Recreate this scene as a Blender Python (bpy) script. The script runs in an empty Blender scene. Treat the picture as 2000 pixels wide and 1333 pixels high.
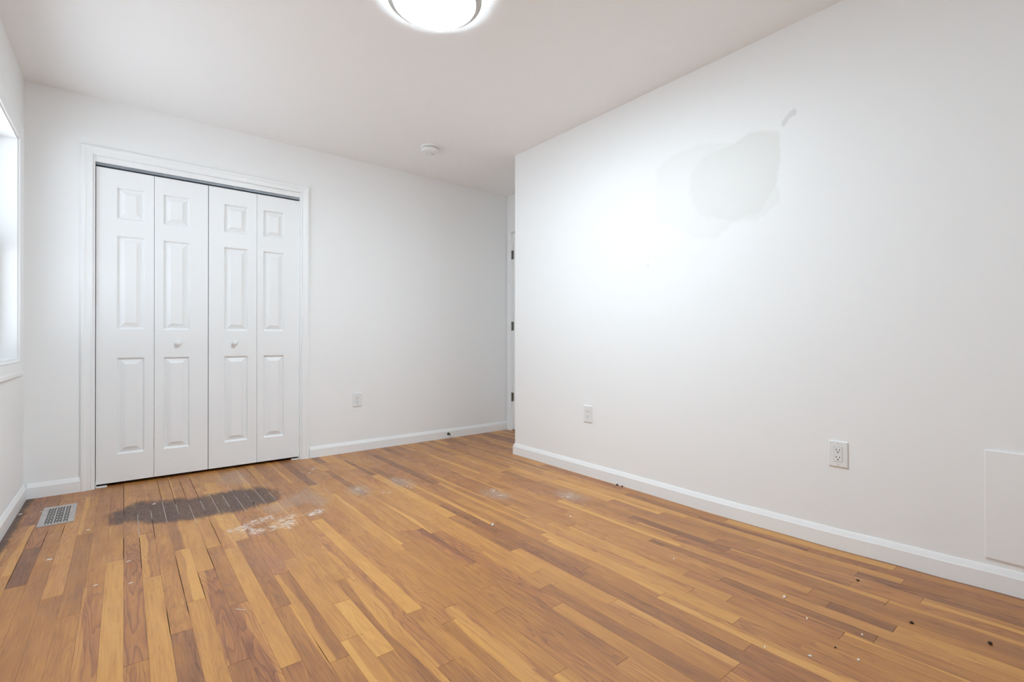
import bpy, bmesh, math, random
from mathutils import Vector, Matrix, noise

# ------------------------------------------------------------------ camera, light, exposure
S = bpy.context.scene
COL = S.collection
CAM_H = 0.919
cam_d = bpy.data.cameras.new('camera')
cam_d.sensor_width = 36.0
cam_d.lens = 940.02 / 2000 * 36.0
cam_d.clip_start = 0.02
cam = bpy.data.objects.new('camera', cam_d)
COL.objects.link(cam)
cam.location = (0, 0, CAM_H)
cam.rotation_euler = (math.pi / 2 + 0.0014, -0.0002, -0.6786)
S.camera = cam

S.view_settings.view_transform = 'Standard'
S.view_settings.look = 'None'
S.view_settings.gamma = 1.0
S.view_settings.use_curve_mapping = False
S.view_settings.exposure = 0.12

SKY = 9.0                       # strength of the sky and the added ground glow outside
SKY_TINT = (0.10, 0.117, 0.138, 1)
GROUND_GLOW = (0.36, 0.41, 0.455, 1)     # unseen lower half, brightened to light the ceiling through the window
LAMP = 132.0                    # glowing glass of the ceiling light, cool white
w_ = bpy.data.worlds.new('daylight')
S.world = w_
w_.use_nodes = True
wt = w_.node_tree
bg = wt.nodes['Background']
tc = wt.nodes.new('ShaderNodeTexCoord')
sx = wt.nodes.new('ShaderNodeSeparateXYZ')
cr = wt.nodes.new('ShaderNodeValToRGB')       # added ground glow below the horizon, dimmer sky above
ad = wt.nodes.new('ShaderNodeMath')
ad.operation = 'MULTIPLY_ADD'
ad.inputs[1].default_value = ad.inputs[2].default_value = 0.5
wt.links.new(tc.outputs['Generated'], sx.inputs[0])
wt.links.new(sx.outputs[2], ad.inputs[0])
wt.links.new(ad.outputs[0], cr.inputs[0])
ce = cr.color_ramp.elements
ce[0].position, ce[0].color = 0.49, GROUND_GLOW
ce[1].position, ce[1].color = 0.53, SKY_TINT
wt.links.new(cr.outputs[0], bg.inputs['Color'])
bg.inputs['Strength'].default_value = SKY
S.cycles.diffuse_bounces = 7
S.cycles.max_bounces = 10


# ------------------------------------------------------------------ measures of the room (metres)
XL, XR, XD = -0.4533, 2.4902, 3.1311        # left wall, right wall, wall with the entry door
YB, YR, YE = 3.9614, -0.42, 3.0488          # back wall, rear wall, outside corner of the right wall
H = 2.44
BW = 0.0573                                  # width of a floor strip
WIN = (2.40, 3.74, 0.812, 2.035)             # window_1 in the left wall: y0 y1 z0 z1
OPEN = (-0.142, 1.072, 2.085)                # closet opening

# traced from the photograph, in floor strips and metres
JOINTS = [(-6, 3.002), (-4, 3.744), (-3, 2.185), (-2, 2.394), (-1, 2.612), (0, 2.787), (0, 3.332), (1, 2.892), (1, 2.903), (2, 1.843), (2, 3.126), (2, 3.727), (3, 2.034), (4, 2.275), (5, 2.51), (6, 1.46), (7, 1.798), (8, 1.397), (8, 2.059), (9, 1.476), (9, 2.177), (10, 1.702), (11, 1.858), (12, 1.187), (12, 2.223), (13, 1.486), (14, 1.361), (16, 3.196), (18, 1.461), (19, 0.878), (19, 1.659), (21, 1.328), (21, 2.135), (22, 1.439), (22, 2.252), (23, 1.1), (23, 1.648), (24, 1.297), (25, 0.682), (28, 1.903), (29, 0.853), (29, 2.114), (30, 1.057), (31, 0.453), (32, 0.731), (33, 0.43), (33, 0.617), (34, 0.693), (34, 1.221), (35, 1.292), (35, 1.515), (36, 0.491), (38, 0.417), (38, 0.989), (40, 0.496)]
TONES = [(-8, 3.367, 0.55), (-8, 3.155, 0.45), (-7, 2.863, 0.42), (-6, 2.873, 0.85), (-6, 3.149, 0.6), (-5, 2.664, 0.7), (-5, 3.134, 0.6), (-5, 2.676, 0.35), (-4, 3.037, 0.22), (-4, 2.733, 0.18), (-3, 2.983, 0.6), (-3, 2.602, 0.6), (-2, 3.05, 0.4), (-2, 2.829, 0.5), (-1, 2.894, 0.4), (-1, 2.46, 0.18), (0, 2.959, 0.5), (0, 2.64, 0.55), (0, 2.345, 0.65), (1, 2.7, 0.55), (1, 3.04, 0.5), (-7, 3.776, 0.75), (-6, 3.814, 0.65), (-5, 3.801, 0.4), (-4, 3.865, 0.45), (-4, 3.514, 0.4), (-3, 3.586, 0.45), (-2, 3.714, 0.55), (-1, 3.578, 0.55), (0, 3.621, 0.3), (1, 3.632, 0.35), (-1, 3.638, 0.55), (0, 3.587, 0.3), (1, 3.721, 0.35), (2, 3.837, 0.4), (2, 3.5, 0.5), (3, 3.734, 0.4), (4, 3.599, 0.5), (5, 3.558, 0.45), (6, 3.644, 0.4), (7, 3.774, 0.35), (1, 3.013, 0.4), (2, 2.972, 0.5), (1, 2.729, 0.5), (2, 2.687, 0.45), (3, 2.754, 0.65), (4, 2.756, 0.3), (5, 2.765, 0.35), (5, 2.407, 0.65), (6, 2.782, 0.4), (6, 2.396, 0.25), (7, 2.501, 0.65), (3, 2.543, 0.6), (4, 2.558, 0.35), (-3, 2.267, 0.6), (-3, 2.101, 0.7), (-3, 2.098, 0.22), (-2, 2.217, 0.55), (-4, 2.317, 0.5), (-1, 2.301, 0.2), (0, 2.407, 0.6), (0, 2.127, 0.65), (1, 2.359, 0.4), (1, 2.022, 0.25), (2, 2.321, 0.5), (2, 1.986, 0.4), (3, 2.371, 0.55), (3, 2.153, 0.2), (4, 2.387, 0.2), (5, 2.265, 0.6), (4, 2.072, 0.6), (5, 2.095, 0.5), (4, 1.888, 0.72), (5, 1.848, 0.72), (3, 1.957, 0.4), (6, 2.214, 0.2), (6, 1.817, 0.28), (6, 1.609, 0.25), (7, 1.864, 0.7), (7, 1.743, 0.55), (7, 1.565, 0.6), (8, 1.886, 0.5), (8, 1.663, 0.65), (8, 1.501, 0.65), (9, 1.743, 0.35), (9, 1.593, 0.35), (10, 1.806, 0.35), (10, 1.613, 0.1), (11, 1.773, 0.6), (8, 1.339, 0.5), (7, 1.409, 0.6), (6, 1.419, 0.5), (4, 1.668, 0.7), (4, 1.517, 0.65), (4, 1.839, 0.7), (3, 1.643, 0.35), (6, 2.35, 0.3), (7, 2.428, 0.55), (7, 2.144, 0.65), (8, 2.536, 0.45), (8, 2.151, 0.55), (9, 2.341, 0.6), (9, 2.308, 0.45), (9, 2.143, 0.3), (10, 2.062, 0.35), (11, 2.233, 0.4), (11, 2.038, 0.45), (12, 2.139, 0.55), (12, 1.921, 0.45), (11, 1.82, 0.6), (16, 3.269, 0.75), (16, 2.964, 0.35), (20, 3.75, 0.7), (23, 2.614, 0.18), (21, 1.663, 0.18), (21, 1.259, 0.6), (19, 1.733, 0.85), (23, 1.523, 0.35), (23, 1.231, 0.28), (24, 1.206, 0.75), (28, 1.574, 0.35), (13, 1.615, 0.2), (10, 1.618, 0.12), (12, 1.225, 0.5), (17, 1.538, 0.55), (17, 1.367, 0.4), (16, 1.786, 0.45), (15, 1.49, 0.3), (15, 1.567, 0.55), (15, 2.079, 0.5), (17, 2.228, 0.45), (18, 2.722, 0.4), (19, 2.475, 0.5), (19, 2.142, 0.35), (21, 1.913, 0.6), (26, 2.109, 0.4), (31, 2.232, 0.45), (29, 2.248, 0.5), (34, 0.88, 0.28), (29, 0.957, 0.28), (33, 0.787, 0.7), (32, 0.663, 0.33), (33, 0.452, 0.7), (31, 0.477, 0.65), (38, 0.312, 0.45), (41, 0.45, 0.6), (38, 0.339, 0.35), (34, 1.308, 0.33), (35, 1.431, 0.35), (35, 1.509, 0.65), (43, 0.295, 0.7), (39, 0.22, 0.7), (37, 1.013, 0.6), (39, 1.22, 0.5), (33, 1.102, 0.5), (31, 1.247, 0.5), (25, 0.622, 0.6), (24, 0.965, 0.6), (25, 0.787, 0.55), (19, 0.815, 0.3), (20, 0.946, 0.4), (28, 0.725, 0.45), (30, 0.581, 0.55), (34, 0.376, 0.5)]
DARK_A = [(-0.047, 3.139), (-0.057, 3.34), (0.007, 3.41), (0.07, 3.525), (0.117, 3.452), (0.174, 3.441), (0.235, 3.427), (0.294, 3.379), (0.362, 3.377), (0.411, 3.393), (0.466, 3.387), (0.527, 3.357), (0.571, 3.421), (0.635, 3.328), (0.57, 2.987), (0.514, 2.97), (0.455, 2.942), (0.408, 2.965), (0.335, 2.966), (0.285, 2.965), (0.237, 2.99), (0.174, 3.001), (0.085, 3.046), (0.037, 3.124), (0.007, 3.122)]
DARK_B = [(0.377, 3.396), (0.529, 3.388), (0.596, 3.434), (0.631, 3.345), (0.668, 3.397), (0.751, 3.249), (0.746, 3.136), (0.71, 3.002), (0.646, 2.986), (0.606, 3.002), (0.532, 2.981), (0.473, 2.982), (0.383, 2.98), (0.334, 3.005)]
GREY = [(0.478, 3.819), (0.57, 3.893), (0.635, 3.945), (0.672, 3.76), (0.643, 3.503), (0.584, 3.465), (0.521, 3.558), (0.459, 3.566)]
GREY2 = [(0.771, 3.078), (0.905, 3.164), (0.932, 3.023), (0.939, 2.835), (0.855, 2.705), (0.819, 2.863), (0.73, 2.837), (0.651, 2.75), (0.586, 2.831), (0.588, 2.952), (0.663, 2.973)]
RED = [(0.394, 2.691), (0.436, 2.55), (0.442, 2.405), (0.49, 2.267), (0.545, 2.302), (0.543, 2.168), (0.489, 2.065), (0.422, 2.144), (0.416, 2.327), (0.399, 2.44), (0.401, 2.568)]
DUST = [(0.558, 2.747), (0.53, 2.735), (0.476, 2.7), (0.46, 2.65), (0.478, 2.599), (0.516, 2.592), (0.572, 2.597), (0.621, 2.596), (0.665, 2.613), (0.632, 2.673), (0.679, 2.698), (0.794, 2.678), (0.774, 2.665), (0.831, 2.694), (0.415, 2.674), (0.636, 2.57), (0.595, 2.752)]
DUSTM = [(1.415, 2.985), (1.416, 2.773), (1.781, 2.381), (1.762, 2.281), (2.052, 2.025), (2.103, 2.028), (1.249, 2.763), (1.136, 2.95), (2.37, 2.643), (2.278, 2.857)]
DUSTR = [(1.352, 0.661), (1.31, 0.717), (1.353, 0.857)]
WG= [(2.07, 2.12, 3.111, 3.289), (3.08, 2.98, 3.003, 3.422), (0.99, 0.99, 2.861, 3.249), (4.02, 4.04, 3.108, 3.311), (5.01, 5.02, 2.895, 3.298), (6.05, 6.09, 3.088, 3.301), (7.09, 7.08, 2.997, 3.454), (8.09, 8.02, 2.838, 3.351), (9.16, 9.02, 2.922, 3.562), (10.14, 10.0, 3.001, 3.333), (10.11, 10.07, 2.898, 3.387), (11.02, 11.03, 3.014, 3.345), (12.13, 11.97, 3.004, 3.274), (13.1, 13.07, 3.041, 3.229), (11.02, 11.14, 3.38, 3.921), (17.25, 16.92, 2.612, 3.66), (15.05, 15.01, 2.748, 2.879)]
DG= [(0.08, 0.07, 3.291, 3.961), (0.01, -0.01, 2.619, 2.906), (1.02, 0.99, 2.467, 2.793), (2.99, 3.05, 2.111, 2.499), (4.01, 3.98, 2.035, 2.26), (4.98, 4.98, 2.265, 2.525), (2.98, 2.99, 1.961, 2.035), (3.19, 3.06, 3.474, 3.949), (4.18, 4.14, 3.355, 3.926), (5.14, 5.15, 3.432, 3.814), (6.16, 6.17, 3.331, 3.857), (6.07, 6.05, 2.538, 2.9), (1.05, 0.98, 2.555, 2.881), (6.04, 6.05, 2.517, 2.627), (2.06, 2.02, 2.813, 3.1), (-4.87, -4.94, 3.671, 3.783), (-4.98, -4.99, 2.993, 3.239), (-5.94, -5.97, 3.038, 3.284), (-6.11, -5.97, 2.604, 2.945), (7.89, 7.98, 1.399, 1.51), (2.01, 2.01, 1.847, 2.024), (12.21, 12.09, 3.621, 3.947), (40.07, 40.6, 0.389, 0.49), (-3.97, -3.97, 3.121, 3.281)]
P1= [(1.709, 1.955), (1.569, 2.012), (1.423, 2.022), (1.236, 1.961), (1.164, 1.995), (1.082, 1.981), (1.01, 1.953), (1.004, 1.813), (1.023, 1.703), (1.004, 1.61), (1.069, 1.563), (1.116, 1.538), (1.237, 1.544), (1.297, 1.5), (1.343, 1.471), (1.474, 1.508), (1.57, 1.572), (1.709, 1.656)]
P2= [(1.474, 1.866), (1.407, 1.947), (1.236, 1.954), (1.157, 1.986), (1.017, 1.952), (1.007, 1.813), (1.023, 1.703), (1.096, 1.576), (1.229, 1.553), (1.44, 1.618), (1.491, 1.746)]
P3= [(1.004, 1.954), (1.001, 1.987), (0.972, 2.017), (0.935, 2.043), (0.929, 2.001), (0.96, 1.999), (0.982, 1.967)]
CH= [(0.134, 3.388), (-0.244, 2.799), (-0.133, 3.122), (0.02, 2.334), (-0.428, 3.632), (-0.34, 3.624), (0.015, 2.572), (-0.082, 2.397), (1.059, 3.59), (1.007, 3.502), (1.436, 1.935), (1.853, 0.735), (1.766, 0.63), (1.801, 0.486), (1.561, 0.549), (1.65, 0.454), (1.501, 0.65), (1.82, 1.162), (1.832, 1.78), (0.312, 1.869), (2.07, 3.025)]
DK= [(2.0, 0.405), (2.039, 0.226), (2.201, 0.607), (0.571, 1.852), (0.533, 1.852), (-0.075, 2.172), (0.697, 1.505), (0.588, 1.593), (1.663, 0.516)]
W1= [(1.758, 1.48), (1.758, 1.429), (1.768, 1.38)]

SAG = [(-0.6, 0.009), (0.19, 0.008), (0.47, 0.0), (0.84, -0.008), (1.33, -0.011), (2.0, -0.0047), (3.05, 0.0), (5.0, 0.0)]


def floor_z(x, y):
    """the old floor is not quite level along the right wall"""
    t = min(1, max(0, (x - 1.2) / 1.29))
    t = t * t * (3 - 2 * t)
    for (a, za), (b, zb) in zip(SAG, SAG[1:]):
        if a <= y <= b:
            s = (y - a) / (b - a)
            s = s * s * (3 - 2 * s)
            return t * (za + (zb - za) * s)
    return 0.0


def smooth(a, b, v):
    t = min(1, max(0, (v - a) / (b - a)))
    return t * t * (3 - 2 * t)


def sdist(p, poly):
    """signed distance to a polygon, positive inside"""
    x, y = p
    d, ins = 1e9, False
    n = len(poly)
    for i in range(n):
        ax, ay = poly[i]
        bx, by = poly[(i + 1) % n]
        dx, dy = bx - ax, by - ay
        t = max(0, min(1, ((x - ax) * dx + (y - ay) * dy) / (dx * dx + dy * dy + 1e-12)))
        d = min(d, math.hypot(x - ax - t * dx, y - ay - t * dy))
        if (ay > y) != (by > y) and x < (bx - ax) * (y - ay) / (by - ay) + ax:
            ins = not ins
    return d if ins else -d


# ------------------------------------------------------------------ materials
def srgb(r, g, b):
    f = lambda c: c / 12.92 if c <= 0.04045 else ((c + 0.055) / 1.055) ** 2.4
    return (f(r / 255), f(g / 255), f(b / 255), 1)


class NT:
    def __init__(self, name):
        self.m = bpy.data.materials.new(name)
        self.m.use_nodes = True
        self.t = self.m.node_tree
        self.b = self.t.nodes['Principled BSDF']

    def n(self, typ, **kw):
        nd = self.t.nodes.new(typ)
        for k, v in kw.items():
            setattr(nd, k, v)
        return nd

    def put(self, sock, v):
        if isinstance(v, bpy.types.NodeSocket):
            self.t.links.new(v, sock)
        else:
            sock.default_value = v

    def math(self, op, a, b=0.0, c=0.0, clamp=False):
        nd = self.n('ShaderNodeMath', operation=op, use_clamp=clamp)
        for i, v in enumerate((a, b, c)):
            self.put(nd.inputs[i], v)
        return nd.outputs[0]

    def mix(self, f, a, b, blend='MIX'):
        nd = self.n('ShaderNodeMix', data_type='RGBA', blend_type=blend)
        self.put(nd.inputs[0], f)
        self.put(nd.inputs[6], a)
        self.put(nd.inputs[7], b)
        return nd.outputs[2]

    def step(self, v, lo, hi, to0=0.0, to1=1.0):
        nd = self.n('ShaderNodeMapRange', interpolation_type='SMOOTHSTEP')
        for i, x in enumerate((v, lo, hi, to0, to1)):
            self.put(nd.inputs[i], x)
        return nd.outputs[0]

    def noise(self, vec, scale, detail=2.0, rough=0.5, w=None, dist=0.0):
        nd = self.n('ShaderNodeTexNoise')
        if w is not None:
            nd.noise_dimensions = '4D'
            self.put(nd.inputs['W'], w)
        self.put(nd.inputs['Vector'], vec)
        nd.inputs['Scale'].default_value = scale
        nd.inputs['Detail'].default_value = detail
        nd.inputs['Roughness'].default_value = rough
        nd.inputs['Distortion'].default_value = dist
        return nd.outputs['Fac']

    def vec(self, x, y, z):
        nd = self.n('ShaderNodeCombineXYZ')
        for i, v in enumerate((x, y, z)):
            self.put(nd.inputs[i], v)
        return nd.outputs[0]

    def bump(self, h, strength, dist):
        nd = self.n('ShaderNodeBump')
        nd.inputs['Strength'].default_value = strength
        nd.inputs['Distance'].default_value = dist
        self.put(nd.inputs['Height'], h)
        self.t.links.new(nd.outputs[0], self.b.inputs['Normal'])

    def obj(self):
        return self.n('ShaderNodeTexCoord').outputs['Object']

    def out(self, color=None, rough=None, metal=None, spec=None):
        for k, v in (('Base Color', color), ('Roughness', rough), ('Metallic', metal), ('Specular IOR Level', spec)):
            if v is not None:
                self.put(self.b.inputs[k], v)
        return self.m


def paint(name, col, rough, bump_d=0.0004, scale=90, var=0.02, spec=0.4):
    k = NT(name)
    o = k.obj()
    n1 = k.noise(o, 1.7, 3)
    c = k.mix(k.math('MULTIPLY', n1, var), col, tuple(x * 0.8 for x in col[:3]) + (1,))
    if bump_d:
        k.bump(k.noise(o, scale, 3), 0.25, bump_d)
    return k.out(c, rough, spec=spec)


WHITE = (0.905, 0.903, 0.898, 1)
M_wall = paint('wall_paint', WHITE, 0.6)
M_ceil = paint('ceiling_paint', (0.915, 0.913, 0.908, 1), 0.8)
M_trim = paint('trim_gloss_paint', (0.90, 0.90, 0.897, 1), 0.32, 0.0002, 40, 0.03)
M_door = paint('door_paint', (0.885, 0.885, 0.883, 1), 0.4, 0.0002, 60, 0.02)
M_plastic = paint('white_plastic', (0.84, 0.84, 0.83, 1), 0.35, 0)
M_screw = paint('painted_screw', (0.62, 0.62, 0.61, 1), 0.4, 0)
M_dark = paint('recess_shade', (0.012, 0.012, 0.012, 1), 0.7, 0)  # flat black standing in for the shade inside recesses
M_bronze = paint('dark_bronze', (0.05, 0.043, 0.036, 1), 0.4, 0)
M_chip = paint('paint_chip', (0.84, 0.82, 0.78, 1), 0.7, 0)
M_crumb = paint('dark_crumb', (0.035, 0.022, 0.014, 1), 0.8, 0)
M_sub = paint('subfloor', (0.022, 0.014, 0.009, 1), 0.9, 0)
M_dustfill = paint('dust_in_gap', (0.60, 0.54, 0.48, 1), 0.9, 0)
M_slab = paint('outside_siding', (0.6, 0.6, 0.58, 1), 0.8, 0)


def metal(name, col, rough):
    k = NT(name)
    o = k.obj()
    n = k.noise(o, 30, 4)
    c = k.mix(n, col, tuple(x * 0.72 for x in col[:3]) + (1,))
    return k.out(c, k.step(n, 0.2, 0.8, rough - 0.06, rough + 0.1), 0.75)


M_alu = metal('track_aluminium', (0.36, 0.39, 0.43, 1), 0.5)
M_vent = metal('vent_steel', (0.68, 0.65, 0.63, 1), 0.5)
M_vent_slat = paint('vent_damper_shade', (0.03, 0.03, 0.028, 1), 0.7, 0)  # blackened to stand in for shade under the grille
M_hinge = metal('hinge_nickel', (0.30, 0.29, 0.25, 1), 0.4)
M_lamp_rim = paint('lamp_rim_grey', (0.62, 0.62, 0.60, 1), 0.4, 0)

k = NT('lamp_glass')
k.out((0.9, 0.9, 0.9, 1), 0.3)
k.put(k.b.inputs['Emission Color'], (0.725, 0.895, 1.01, 1))
k.put(k.b.inputs['Emission Strength'], LAMP)
M_lamp = k.m
k = NT('lamp_back_glow')  # glowing back added to throw a halo onto the ceiling
k.out((0.9, 0.9, 0.9, 1), 0.3)
k.put(k.b.inputs['Emission Color'], (0.725, 0.895, 1.01, 1))
k.put(k.b.inputs['Emission Strength'], LAMP * 0.008)
M_lamp_back = k.m

k = NT('window_glass')
tr = k.n('ShaderNodeBsdfTransparent')
gl = k.n('ShaderNodeBsdfGlossy')
gl.inputs['Roughness'].default_value = 0.02
ms = k.n('ShaderNodeMixShader')
fr = k.n('ShaderNodeLayerWeight')
fr.inputs[0].default_value = 0.5
k.put(ms.inputs[0], k.math('ADD', 0.04, k.math('MULTIPLY', k.math('POWER', fr.outputs['Facing'], 5.0), 0.7)))
k.t.links.new(tr.outputs[0], ms.inputs[1])
k.t.links.new(gl.outputs[0], ms.inputs[2])
k.t.links.new(ms.outputs[0], k.t.nodes['Material Output'].inputs['Surface'])
M_glass = k.m

# right wall: white paint with an unpainted, sanded repair patch
k = NT('patched_wall_paint')
at = k.n('ShaderNodeAttribute', attribute_name='patch')
sp = k.n('ShaderNodeSeparateColor')
k.t.links.new(at.outputs['Color'], sp.inputs[0])
o = k.obj()
nz = k.math('MULTIPLY', k.math('SUBTRACT', k.noise(o, 28, 5, 0.65), 0.5), 0.55)
m1 = k.step(k.math('ADD', sp.outputs[0], nz), 0.35, 0.65)
m2 = k.step(k.math('ADD', sp.outputs[1], nz), 0.35, 0.65)
m3 = k.step(k.math('ADD', sp.outputs[2], k.math('MULTIPLY', nz, 1.6)), 0.4, 0.7)
c = k.mix(k.math('MULTIPLY', k.noise(o, 1.7, 3), 0.02), WHITE, (0.68, 0.67, 0.66, 1))
c = k.mix(m1, c, (0.870, 0.863, 0.845, 1))
c = k.mix(m2, c, (0.835, 0.827, 0.805, 1))
c = k.mix(m3, c, (0.77, 0.77, 0.765, 1))
k.bump(k.noise(o, 90, 3), 0.25, 0.0004)
M_patch = k.out(c, 0.6, spec=0.4)

# strip floor
k = NT('oak_strip_floor')
uv = k.n('ShaderNodeUVMap', uv_map='board_uv').outputs[0]
su = k.n('ShaderNodeSeparateXYZ')
k.t.links.new(uv, su.inputs[0])
u, v = su.outputs[0], su.outputs[1]
ab = k.n('ShaderNodeAttribute', attribute_name='board')
sb = k.n('ShaderNodeSeparateColor')
k.t.links.new(ab.outputs['Color'], sb.inputs[0])
tone, hue, sap, seed = sb.outputs[0], sb.outputs[1], sb.outputs[2], ab.outputs['Alpha']
aw = k.n('ShaderNodeAttribute', attribute_name='wear')
sw = k.n('ShaderNodeSeparateColor')
k.t.links.new(aw.outputs['Color'], sw.inputs[0])
wdark, wdust, wgrey, wred = sw.outputs[0], sw.outputs[1], sw.outputs[2], aw.outputs['Alpha']
o = k.obj()
sd = k.math('MULTIPLY', seed, 97.0)
ux = k.math('MULTIPLY', u, BW)                                   # metres across the board
# figure: contour lines of a long, low noise give flat-sawn arches
fig = k.noise(k.vec(k.math('MULTIPLY', ux, 15.0), k.math('MULTIPLY', v, 1.7), 0.0), 1.0, 2.5, 0.42, sd, 0.2)
ring = k.math('FRACT', k.math('MULTIPLY', fig, 15.0))
ring = k.math('MULTIPLY', k.math('POWER', ring, 2.2), k.step(ring, 1.0, 0.90))
fib = k.noise(k.vec(k.math('MULTIPLY', ux, 280.0), k.math('MULTIPLY', v, 7.0), 0.0), 1.0, 3, 0.6, sd)
pore = k.noise(k.vec(k.math('MULTIPLY', ux, 430.0), k.math('MULTIPLY', v, 17.0), 0.0), 1.0, 1, 0.5, sd)
pore = k.step(pore, 0.62, 0.74)
blot = k.noise(k.vec(k.math('MULTIPLY', ux, 22.0), k.math('MULTIPLY', v, 3.2), 0.0), 1.0, 3, 0.6, k.math('ADD', sd, 3.3))
# sapwood: a paler edge that wanders along the board
se = k.math('ADD', u, k.math('MULTIPLY', k.math('SUBTRACT', k.noise(k.vec(0.0, k.math('MULTIPLY', v, 1.5), 0.0), 1.0, 2, 0.5, sd), 0.5), 1.5))
sm = k.math('MULTIPLY', k.step(k.math('SUBTRACT', se, sap), 0.06, -0.06), k.step(sap, 0.01, 0.05))
t = k.math('ADD', tone, k.math('MULTIPLY', k.math('SUBTRACT', ring, 0.3), k.math('ADD', 0.04, k.math('MULTIPLY', k.math('MULTIPLY', hue, hue), 0.5))))
t = k.math('ADD', t, k.math('MULTIPLY', k.math('SUBTRACT', fib, 0.5), 0.6))
t = k.math('ADD', t, k.math('MULTIPLY', k.math('SUBTRACT', blot, 0.5), 0.62))
t = k.math('ADD', t, k.math('MULTIPLY', pore, 0.2))
t = k.math('SUBTRACT', t, k.math('MULTIPLY', sm, 0.34), clamp=True)
rp = k.n('ShaderNodeValToRGB')
e = rp.color_ramp.elements
e[0].position, e[0].color = 0.0, srgb(208, 152, 80)
e[1].position, e[1].color = 1.0, srgb(88, 54, 35)
for p, cc in ((0.25, srgb(194, 136, 69)), (0.5, srgb(169, 112, 59)), (0.75, srgb(136, 86, 51))):
    x = e.new(p)
    x.color = cc
k.t.links.new(t, rp.inputs[0])
c = rp.outputs[0]
c = k.mix(k.math('MULTIPLY', k.step(hue, 0.55, 1.0), 0.35), c, srgb(158, 96, 66))
# small dark knots
vo = k.n('ShaderNodeTexVoronoi', feature='F1')
vo.inputs['Scale'].default_value = 1.0
k.put(vo.inputs['Vector'], k.vec(k.math('ADD', k.math('MULTIPLY', ux, 20.0), sd), k.math('ADD', k.math('MULTIPLY', v, 6.0), k.math('MULTIPLY', seed, 411.0)), 0.0))
knot = k.step(vo.outputs['Distance'], 0.055, 0.02)
c = k.mix(k.math('MULTIPLY', knot, 0.55), c, srgb(70, 42, 28))
# reddish rubbed area, greyed finish, dark scorched strip, plaster dust
n_f = k.noise(o, 9, 5, 0.65)
n_d = k.noise(o, 42, 6, 0.7)
n_s = k.noise(k.vec(k.math('MULTIPLY', ux, 260.0), k.math('MULTIPLY', v, 130.0), sd), 1.0, 4, 0.7)
c = k.mix(k.math('MULTIPLY', wred, 0.45), c, srgb(160, 108, 80))
gm = k.math('MULTIPLY', k.step(k.math('ADD', wgrey, k.math('MULTIPLY', k.math('SUBTRACT', n_d, 0.5), 2.4)), 0.35, 1.25), k.step(wgrey, 0.02, 0.3))
c = k.mix(k.math('MULTIPLY', gm, 0.6), c, srgb(172, 152, 136))
n_b = k.math('SUBTRACT', k.noise(k.vec(k.math('MULTIPLY', ux, 30.0), k.math('MULTIPLY', v, 9.0), sd), 1.0, 4, 0.6), 0.5)
dm = k.math('ADD', wdark, k.math('ADD', k.math('MULTIPLY', k.math('SUBTRACT', n_f, 0.5), 0.7), k.math('MULTIPLY', n_b, 0.9)))
dm = k.math('ADD', dm, k.math('MULTIPLY', k.math('SUBTRACT', k.math('FRACT', k.math('MULTIPLY', seed, 7.13)), 0.5), 0.22))
dk = k.math('MULTIPLY', k.step(dm, 0.28, 0.95), k.step(wdark, 0.0, 0.2))
n_t = k.noise(o, 75, 5, 0.75)
c = k.mix(k.math('MULTIPLY', dk, 0.92), c, k.mix(k.step(n_t, 0.38, 0.72), srgb(70, 53, 49), srgb(128, 107, 98)))
du = k.math('MULTIPLY', k.step(wdust, 0.02, 0.2), k.step(k.math('ADD', wdust, k.math('MULTIPLY', k.math('SUBTRACT', n_d, 0.5), 2.6)), 0.62, 1.35))
c = k.mix(k.math('MULTIPLY', du, 0.85), c, srgb(232, 224, 216))
# thin overall scuffing of the finish
sc = k.noise(k.vec(k.math('MULTIPLY', ux, 170.0), k.math('MULTIPLY', v, 12.0), sd), 1.0, 5, 0.7)
sc = k.step(sc, 0.66, 0.80)
c = k.mix(k.math('MULTIPLY', sc, 0.16), c, srgb(205, 180, 150))
rg = k.math('ADD', k.step(n_f, 0.25, 0.75, 0.32, 0.42), k.math('MULTIPLY', k.math('MAXIMUM', dk, du), 0.3))
k.bump(k.math('ADD', k.math('MULTIPLY', fib, 0.5), k.math('MULTIPLY', blot, 1.5)), 0.22, 0.0006)
M_floor = k.out(c, rg, spec=0.6)


# ------------------------------------------------------------------ mesh helpers
def link(name, bm, mats, parent=None, smooth_deg=None):
    bmesh.ops.recalc_face_normals(bm, faces=bm.faces)
    me = bpy.data.meshes.new(name)
    bm.to_mesh(me)
    bm.free()
    for m in (mats if isinstance(mats, (list, tuple)) else [mats]):
        me.materials.append(m)
    if smooth_deg:
        me.polygons.foreach_set('use_smooth', [True] * len(me.polygons))
        me.set_sharp_from_angle(angle=math.radians(smooth_deg))
    o = bpy.data.objects.new(name, me)
    COL.objects.link(o)
    if parent:
        o.parent = parent
    return o


def box(bm, x0, x1, y0, y1, z0, z1, bevel=0.0, seg=1):
    r = bmesh.ops.create_cube(bm, size=1.0)
    vs = r['verts']
    for q in vs:
        q.co = Vector(((x0 + x1) / 2 + q.co.x * (x1 - x0), (y0 + y1) / 2 + q.co.y * (y1 - y0), (z0 + z1) / 2 + q.co.z * (z1 - z0)))
    if bevel:
        es = list({e for q in vs for e in q.link_edges})
        bmesh.ops.bevel(bm, geom=es, offset=bevel, segments=seg, affect='EDGES', profile=0.6)
    return bm


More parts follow.
